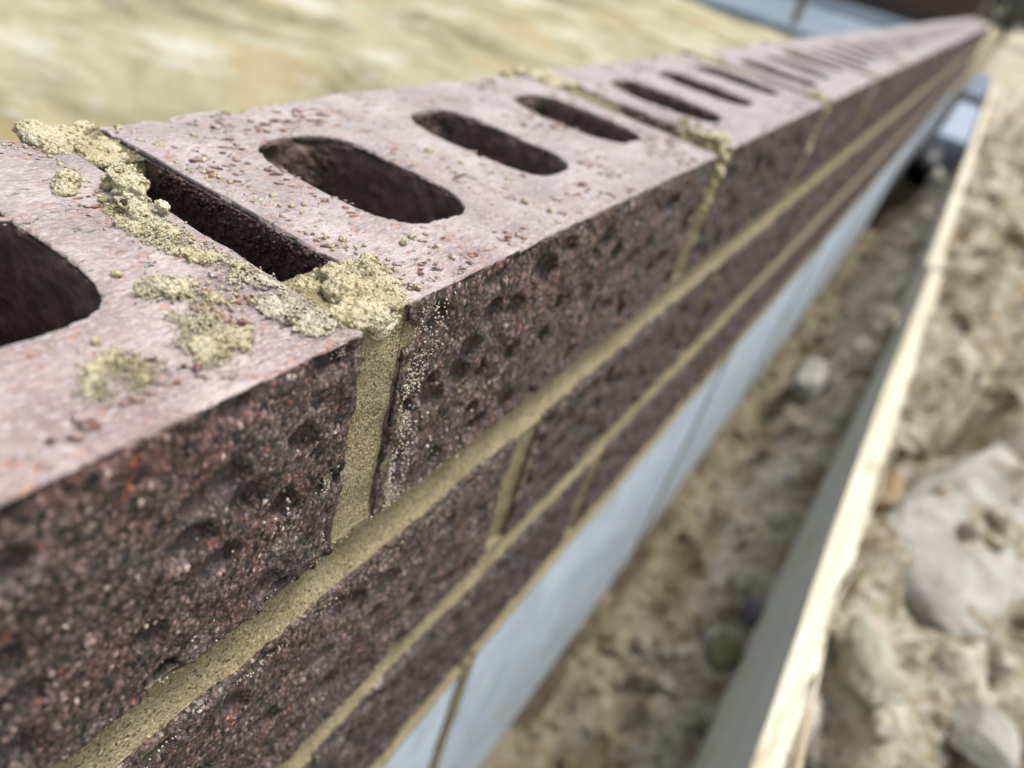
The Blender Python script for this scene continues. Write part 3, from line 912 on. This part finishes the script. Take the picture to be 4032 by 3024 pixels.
rock('rock', (.078, 1.05, -.470), (.030, .07, .028), 27, MR_GREY, 'pale grey lump in the trench beside the shaded board end', cat='rock')
rock('rock', (.100, 2.36, -.355), (.022, .05, .030), 31, MR_GREY, 'small whitish stone in front of the black tube added for shade', cat='stone')

# ------------------------------------------------------------------ timber board
k = NB('sawn_timber')
v = k.coord((60, 1.3, 60), rnd=True)
v2 = k.coord((260, 4, 260))
n = k.noise(v, 2.2, 5, .6); n2 = k.noise(v2, 3.0, 3, .6)
fresh = k.ramp(n, [(.3, (.40, .345, .235)), (.5, (.56, .51, .39)), (.72, (.68, .65, .54))])
fresh = k.mix(k.math('MULTIPLY', k.step(n2, .55, .75), .5), fresh, (.80, .76, .62))
fresh = k.mix(k.math('MULTIPLY', k.step(n2, .42, .28), .6), fresh, (.36, .27, .15))
kn = k.noise(k.coord((9, 2.2, 9)), 3.0, 3, .6)
fresh = k.mix(k.math('MULTIPLY', k.step(kn, .60, .68), .6), fresh, (.30, .20, .10))
aged_shade = k.ramp(n, [(.3, (.50, .49, .42)), (.5, (.58, .57, .49)), (.72, (.65, .64, .56))])  # wall side: weathered grey, its tone also set for the shade there
aged_shade = k.mix(k.math('MULTIPLY', k.step(k.noise(k.coord((14, 7, 14)), 2.0, 5, .7), .54, .64), .5), aged_shade, (.36, .30, .20))
M_WOOD = k.done(k.mix(k.attr('aged_shade'), fresh, aged_shade), .7, k.bump(n2, .0012), .3)

def board(name, y0, y1, xl, xr, zt, zb, ny, seed, label, rag=.0034, group='boards along the trench'):
    """upright board: smooth weathered face towards the wall with shade in its grey, ragged fresh-sawn top"""
    y = np.linspace(y0, y1, ny)
    P = np.stack([y * 0, y, y * 0 + seed], 1)
    L_ = np.interp(y, *xl) + fbm(P, 6, 2, 1) * .0006
    Rr = np.interp(y, *xr) + fbm(P, 26, 3, 2) * rag + np.clip(fbm(P, 70, 2, 5), 0, 1) * rag
    zt = np.interp(y, *zt)
    top_n = 9
    cols = []; aged_shade = []
    cols.append(np.stack([L_, y, np.full(ny, zb)], 1)); aged_shade.append(1)
    cols.append(np.stack([L_, y, zt - .03], 1)); aged_shade.append(1)
    cols.append(np.stack([L_, y, zt - .0012], 1)); aged_shade.append(1)
    for j in range(top_n):
        t = j / (top_n - 1)
        x = L_ + .0006 + (Rr - L_ - .0006) * t
        z = zt + fbm(np.stack([x * 3, y * .12, y * 0 + seed], 1), 160, 3, 7) * .0012 - (.0015 * (t > .95))
        cols.append(np.stack([x, y, z], 1)); aged_shade.append(0)
    cols.append(np.stack([Rr - .001, y, zt - .012], 1)); aged_shade.append(.2)
    cols.append(np.stack([Rr - .003, y, np.full(ny, zb)], 1)); aged_shade.append(.6)
    A = np.stack(cols, 1); m = A.shape[1]
    idx = np.arange(ny * m).reshape(ny, m); nx = np.roll(idx, -1, 1)
    F = np.stack([idx[:-1], nx[:-1], nx[1:], idx[1:]], -1).reshape(-1, 4)
    me = bpy.data.meshes.new(name)
    me.from_pydata((A - np.array([A[0, 0, 0], y0, zb])).reshape(-1, 3).tolist(), [],
                   [tuple(f) for f in F] + [tuple(idx[0][::-1]), tuple(idx[-1])])
    me.update()
    set_attr(me, 'aged_shade', np.tile(np.array(aged_shade), ny))
    o = link(name, me, M_WOOD, None, (A[0, 0, 0], y0, zb))
    tag(o, label, 'board', group)
    return o
xl = ([0, .2, .33, .46, .58, .76, 1.22, 1.3], [.151, .151, .1507, .149, .1493, .1495, .1560, .158])
xr = ([0, .215, .33, .43, .52, .64, .79, 1.1, 1.28], [.168, .1690, .1672, .1688, .1708, .1718, .1730, .1745, .1770])
b1 = board('timber_board', -.05, 1.27, xl, xr, ([0, 2], [-.30, -.30]), -.60, 420, 1, 'near pale sawn board on edge with splintered top and grey-brown face')
b2 = board('timber_board', 1.30, 5.4, ([1.3, 5.4], [.148, .146]), ([1.3, 5.4], [.170, .168]), ([1.3, 5.4], [-.305, -.30]), -.50, 260, 2, 'farther pale sawn board continuing behind the kink towards the wall end')
# splinters: long ones torn from the near board's right edge, short hairs along it
def splinter(y0, y1, x0, x1, z0, z1, r, seed, n=16):
    rr_ = np.random.default_rng(seed)
    ts = np.linspace(0, 1, n); V = []; F = []
    for i, t in enumerate(ts):
        c = np.array([x0 + (x1 - x0) * t + .0016 * math.sin(t * 3 + seed) * t, y0 + (y1 - y0) * t, z0 + (z1 - z0) * t ** 1.5])
        w_ = r * (1 - t) ** .6 + .00015
        for j in range(5):
            a = j * 2 * math.pi / 5
            V.append(c + np.array([math.cos(a) * w_, 0, math.sin(a) * w_ * .7]) * rr_.uniform(.8, 1.2))
    for i in range(n - 1):
        for j in range(5):
            F.append((i * 5 + j, i * 5 + (j + 1) % 5, (i + 1) * 5 + (j + 1) % 5, (i + 1) * 5 + j))
    me = bpy.data.meshes.new('splinter'); me.from_pydata([v_.tolist() for v_ in V], [], F + [tuple(range(5))]); me.update(); me.shade_smooth()
    set_attr(me, 'aged_shade', np.zeros(len(V)))
    o = link('splinter', me, M_WOOD, b1, -b1.location)
    return o
splinter(.12, .345, .1790, .1695, -.302, -.303, .0036, 1, 24)
splinter(.47, .56, .1705, .1765, -.300, -.296, .0010, 2)
splinter(.60, .53, .1725, .1790, -.300, -.297, .0008, 3)
splinter(.43, .50, .1690, .1750, -.302, -.300, .0010, 4)
splinter(.36, .42, .1680, .1735, -.300, -.297, .0009, 5)
splinter(.66, .61, .1725, .1785, -.300, -.296, .0007, 6)
rr_ = np.random.default_rng(4)
for i in range(26):
    y = rr_.uniform(.25, 1.2); x = np.interp(y, *xr); L_ = rr_.uniform(.008, .025) * rr_.choice([-1, 1])
    splinter(y, y + L_, x - .001, x + rr_.uniform(.001, .005), -.300, -.300 + rr_.uniform(-.003, .003), rr_.uniform(.0003, .0007), 10 + i, 7)

# ------------------------------------------------------------------ things farther along the trench
def cbox(name, lx, ly, lz, loc, rot, mat, label, cat, group=None, bev=.006):
    o = link(name, box_mesh(lx, ly, lz, bev, 2, name), mat, None, loc); o.rotation_euler = rot
    tag(o, label, cat, group); return o
k = NB('dark_block'); v = k.coord()
M_DBLOCK = k.done(k.ramp(k.noise(v, 20, 5, .6), [(.3, (.10, .125, .16)), (.7, (.17, .20, .245))]), .8, k.bump(k.noise(v, 200, 4), .002), .3)
k = NB('mid_block'); v = k.coord()
M_MBLOCK = k.done(k.ramp(k.noise(v, 20, 5, .6), [(.3, (.22, .27, .34)), (.7, (.31, .36, .43))]), .8, k.bump(k.noise(v, 200, 4), .002), .3)
cbox('loose_block', .095, 1.15, .10, (.089, 3.30, -.345), (0, 0, 0), M_MBLOCK, 'blue-grey block lying in the trench, nearer of the two', 'block', 'loose blocks in the trench')
cbox('loose_block', .095, 1.60, .10, (.083, 5.0, -.340), (0, 0, 0), M_DBLOCK, 'darker slate-blue block lying farther along the trench', 'block', 'loose blocks in the trench')
# black tube added as the deep shade under the loose block
k = NB('shade_black'); M_BLACK = k.done((.006, .006, .007), .5)
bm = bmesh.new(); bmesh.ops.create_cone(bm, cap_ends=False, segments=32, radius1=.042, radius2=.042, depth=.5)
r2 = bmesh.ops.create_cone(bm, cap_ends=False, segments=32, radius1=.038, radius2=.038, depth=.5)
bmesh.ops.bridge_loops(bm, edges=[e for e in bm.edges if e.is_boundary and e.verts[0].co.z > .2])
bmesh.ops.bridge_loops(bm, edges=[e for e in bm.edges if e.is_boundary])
me = bpy.data.meshes.new('shade_tube'); bm.to_mesh(me); bm.free(); me.shade_smooth()
o = link('shade_tube', me, M_BLACK, None, (.058, 2.62, -.36)); o.rotation_euler = (R(90), 0, 0)
tag(o, 'black tube standing in for the shade under the blue-grey block', 'pipe')

# ------------------------------------------------------------------ beyond: path slabs, brick building, peg, bushes
k = NB('wet_paving'); v = k.coord()
M_SLAB = k.done(k.ramp(k.noise(v, 2.5, 5, .6), [(.3, (.115, .155, .195)), (.7, (.20, .25, .295))]), .6, k.bump(k.noise(v, 60, 4), .004), .4)
k = NB('pale_kerb'); v = k.coord()
M_KERB = k.done(k.ramp(k.noise(v, 3, 5, .6), [(.3, (.26, .31, .35)), (.7, (.36, .41, .45))]), .7, None, .4)
path = empty('path', (-3.0, 6.8, -.30)); tag(path, kind='structure')
slab = box_mesh(.893, .893, .05, .006, 2, 'paving_slab')
kerb = box_mesh(.91, .12, .10, .008, 2, 'kerb_stone')
for i in range(7):
    for j in range(5):
        o = link('paving_slab', slab, M_SLAB, path, (-.70 - i * .9 + 3.0, 4.85 + j * .9 - 6.8, random.uniform(-.002, .002)))
    o = link('kerb_stone', kerb, M_KERB, path, (-.70 - i * .9 + 3.0, 6.62 - 6.8 + .43, .055))
# brown brick building
k = NB('brown_brickwork'); v = k.coord(rnd=False, rot=(R(90), 0, 0))
bt = k.n.new('ShaderNodeTexBrick'); k.L(v, bt.inputs['Vector']); bt.inputs['Scale'].default_value = 4.44
bt.inputs['Color1'].default_value = (.085, .050, .042, 1); bt.inputs['Color2'].default_value = (.055, .036, .032, 1); bt.inputs['Mortar'].default_value = (.10, .085, .07, 1)
bt.inputs['Brick Width'].default_value = 1.0; bt.inputs['Row Height'].default_value = .333; bt.inputs['Mortar Size'].default_value = .03
M_BB = k.done(bt.outputs[0], .85, k.bump(bt.outputs['Fac'], -.006), .3)
bld = empty('brick_building', (-3.52, 9.8, -.35)); tag(bld, 'dark brown brick building beyond the paving at the top edge', 'building')
wm = box_mesh(6.5, 4.0, 5.2, .01, 1, 'facade'); link('facade', wm, M_BB, bld, (0, 2.0, 2.6))
pm = box_mesh(6.56, 4.06, .16, .01, 1, 'plinth'); k = NB('dark_plinth'); link('plinth', pm, k.done((.05, .045, .042), .8), bld, (0, 2.0, .085))
rm = box_mesh(7.0, 4.5, .16, .02, 1, 'roof'); k = NB('roof_felt'); link('roof', rm, k.done((.05, .05, .055), .8), bld, (0, 2.0, 5.285))
# far pinkish brick building
M_PB = mat_rock('pink_brickwork', (.20, .12, .11), (.25, .16, .15), (.31, .21, .20), 3)
b2_ = empty('brick_building', (4.5, 26, -.35)); tag(b2_, 'distant pinkish brick building behind the dark bush', 'building')
link('facade', box_mesh(8, 5, 5, .02, 1, 'facade'), M_PB, b2_, (0, 2.5, 2.5))
link('roof', box_mesh(8.5, 5.5, .2, .02, 1, 'roof'), bpy.data.materials['roof_felt'], b2_, (0, 2.5, 5.1))
# wooden peg in the soil before the paving
k = NB('damp_peg'); v = k.coord((60, 60, 3))
M_PEG = k.done(k.ramp(k.noise(v, 2, 4), [(.3, (.11, .10, .055)), (.7, (.21, .19, .12))]), .8)
bm = bmesh.new(); bmesh.ops.create_cube(bm, size=1)
for v_ in bm.verts:
    t = v_.co.z < 0
    v_.co = (v_.co.x * (.012 if t else .05), v_.co.y * (.012 if t else .05), v_.co.z * .34)
bmesh.ops.bevel(bm, geom=bm.edges[:], offset=.003, segments=2, affect='EDGES')
me = bpy.data.meshes.new('wooden_peg'); bm.to_mesh(me); bm.free()
o = link('wooden_peg', me, M_PEG, None, (-.93, 4.62, -.27)); tag(o, 'short damp wooden peg standing in front of the blue-grey paving', 'peg')

# dark bush beyond the end of the wall
bush = empty('bush', (.42, 12.5, -.35)); tag(bush, 'dark green bush beyond the far end of the wall', 'bush')
k = NB('dark_leaf'); v = k.coord()
M_LEAF = k.done(k.ramp(k.noise(v, 3, 4), [(.35, (.018, .028, .018)), (.65, (.05, .075, .055))]), .6, None, .4)
rb = np.random.default_rng(9); n = 9000
cen = np.array([(-.5, 0, .45), (.2, .2, .55), (.8, 0, .45), (.3, -.3, .3), (1.3, .2, .5)])
cr = np.array([.42, .5, .45, .35, .5])
j = rb.integers(0, 5, n); dv = rb.normal(size=(n, 3)); dv /= np.linalg.norm(dv, axis=1)[:, None]
pos = cen[j] + dv * (cr[j] * rb.uniform(.55, 1.05, n))[:, None] * np.array([1, .8, .75])
a = rb.normal(size=(n, 3)); a /= np.linalg.norm(a, axis=1)[:, None]; b = np.cross(a, rb.normal(size=(n, 3))); b /= np.linalg.norm(b, axis=1)[:, None]
s = rb.uniform(.02, .04, n)[:, None]
V = np.stack([pos - a * s, pos + b * s * .5, pos + a * s, pos - b * s * .5], 1).reshape(-1, 3)
o = link('foliage', mesh_np('foliage', V, np.arange(4 * n).reshape(n, 4), False), M_LEAF, bush)
k = NB('bark'); M_BARK = k.done((.06, .045, .03), .9)
for i in range(5):
    bm = bmesh.new(); bmesh.ops.create_cone(bm, cap_ends=True, segments=8, radius1=.03, radius2=.012, depth=.7)
    me = bpy.data.meshes.new('stem'); bm.to_mesh(me); bm.free()
    o = link('stem', me, M_BARK, bush, (cen[i][0] * .8, cen[i][1], .28)); o.rotation_euler = (0, (cen[i][0] - .3) * .3, 0)
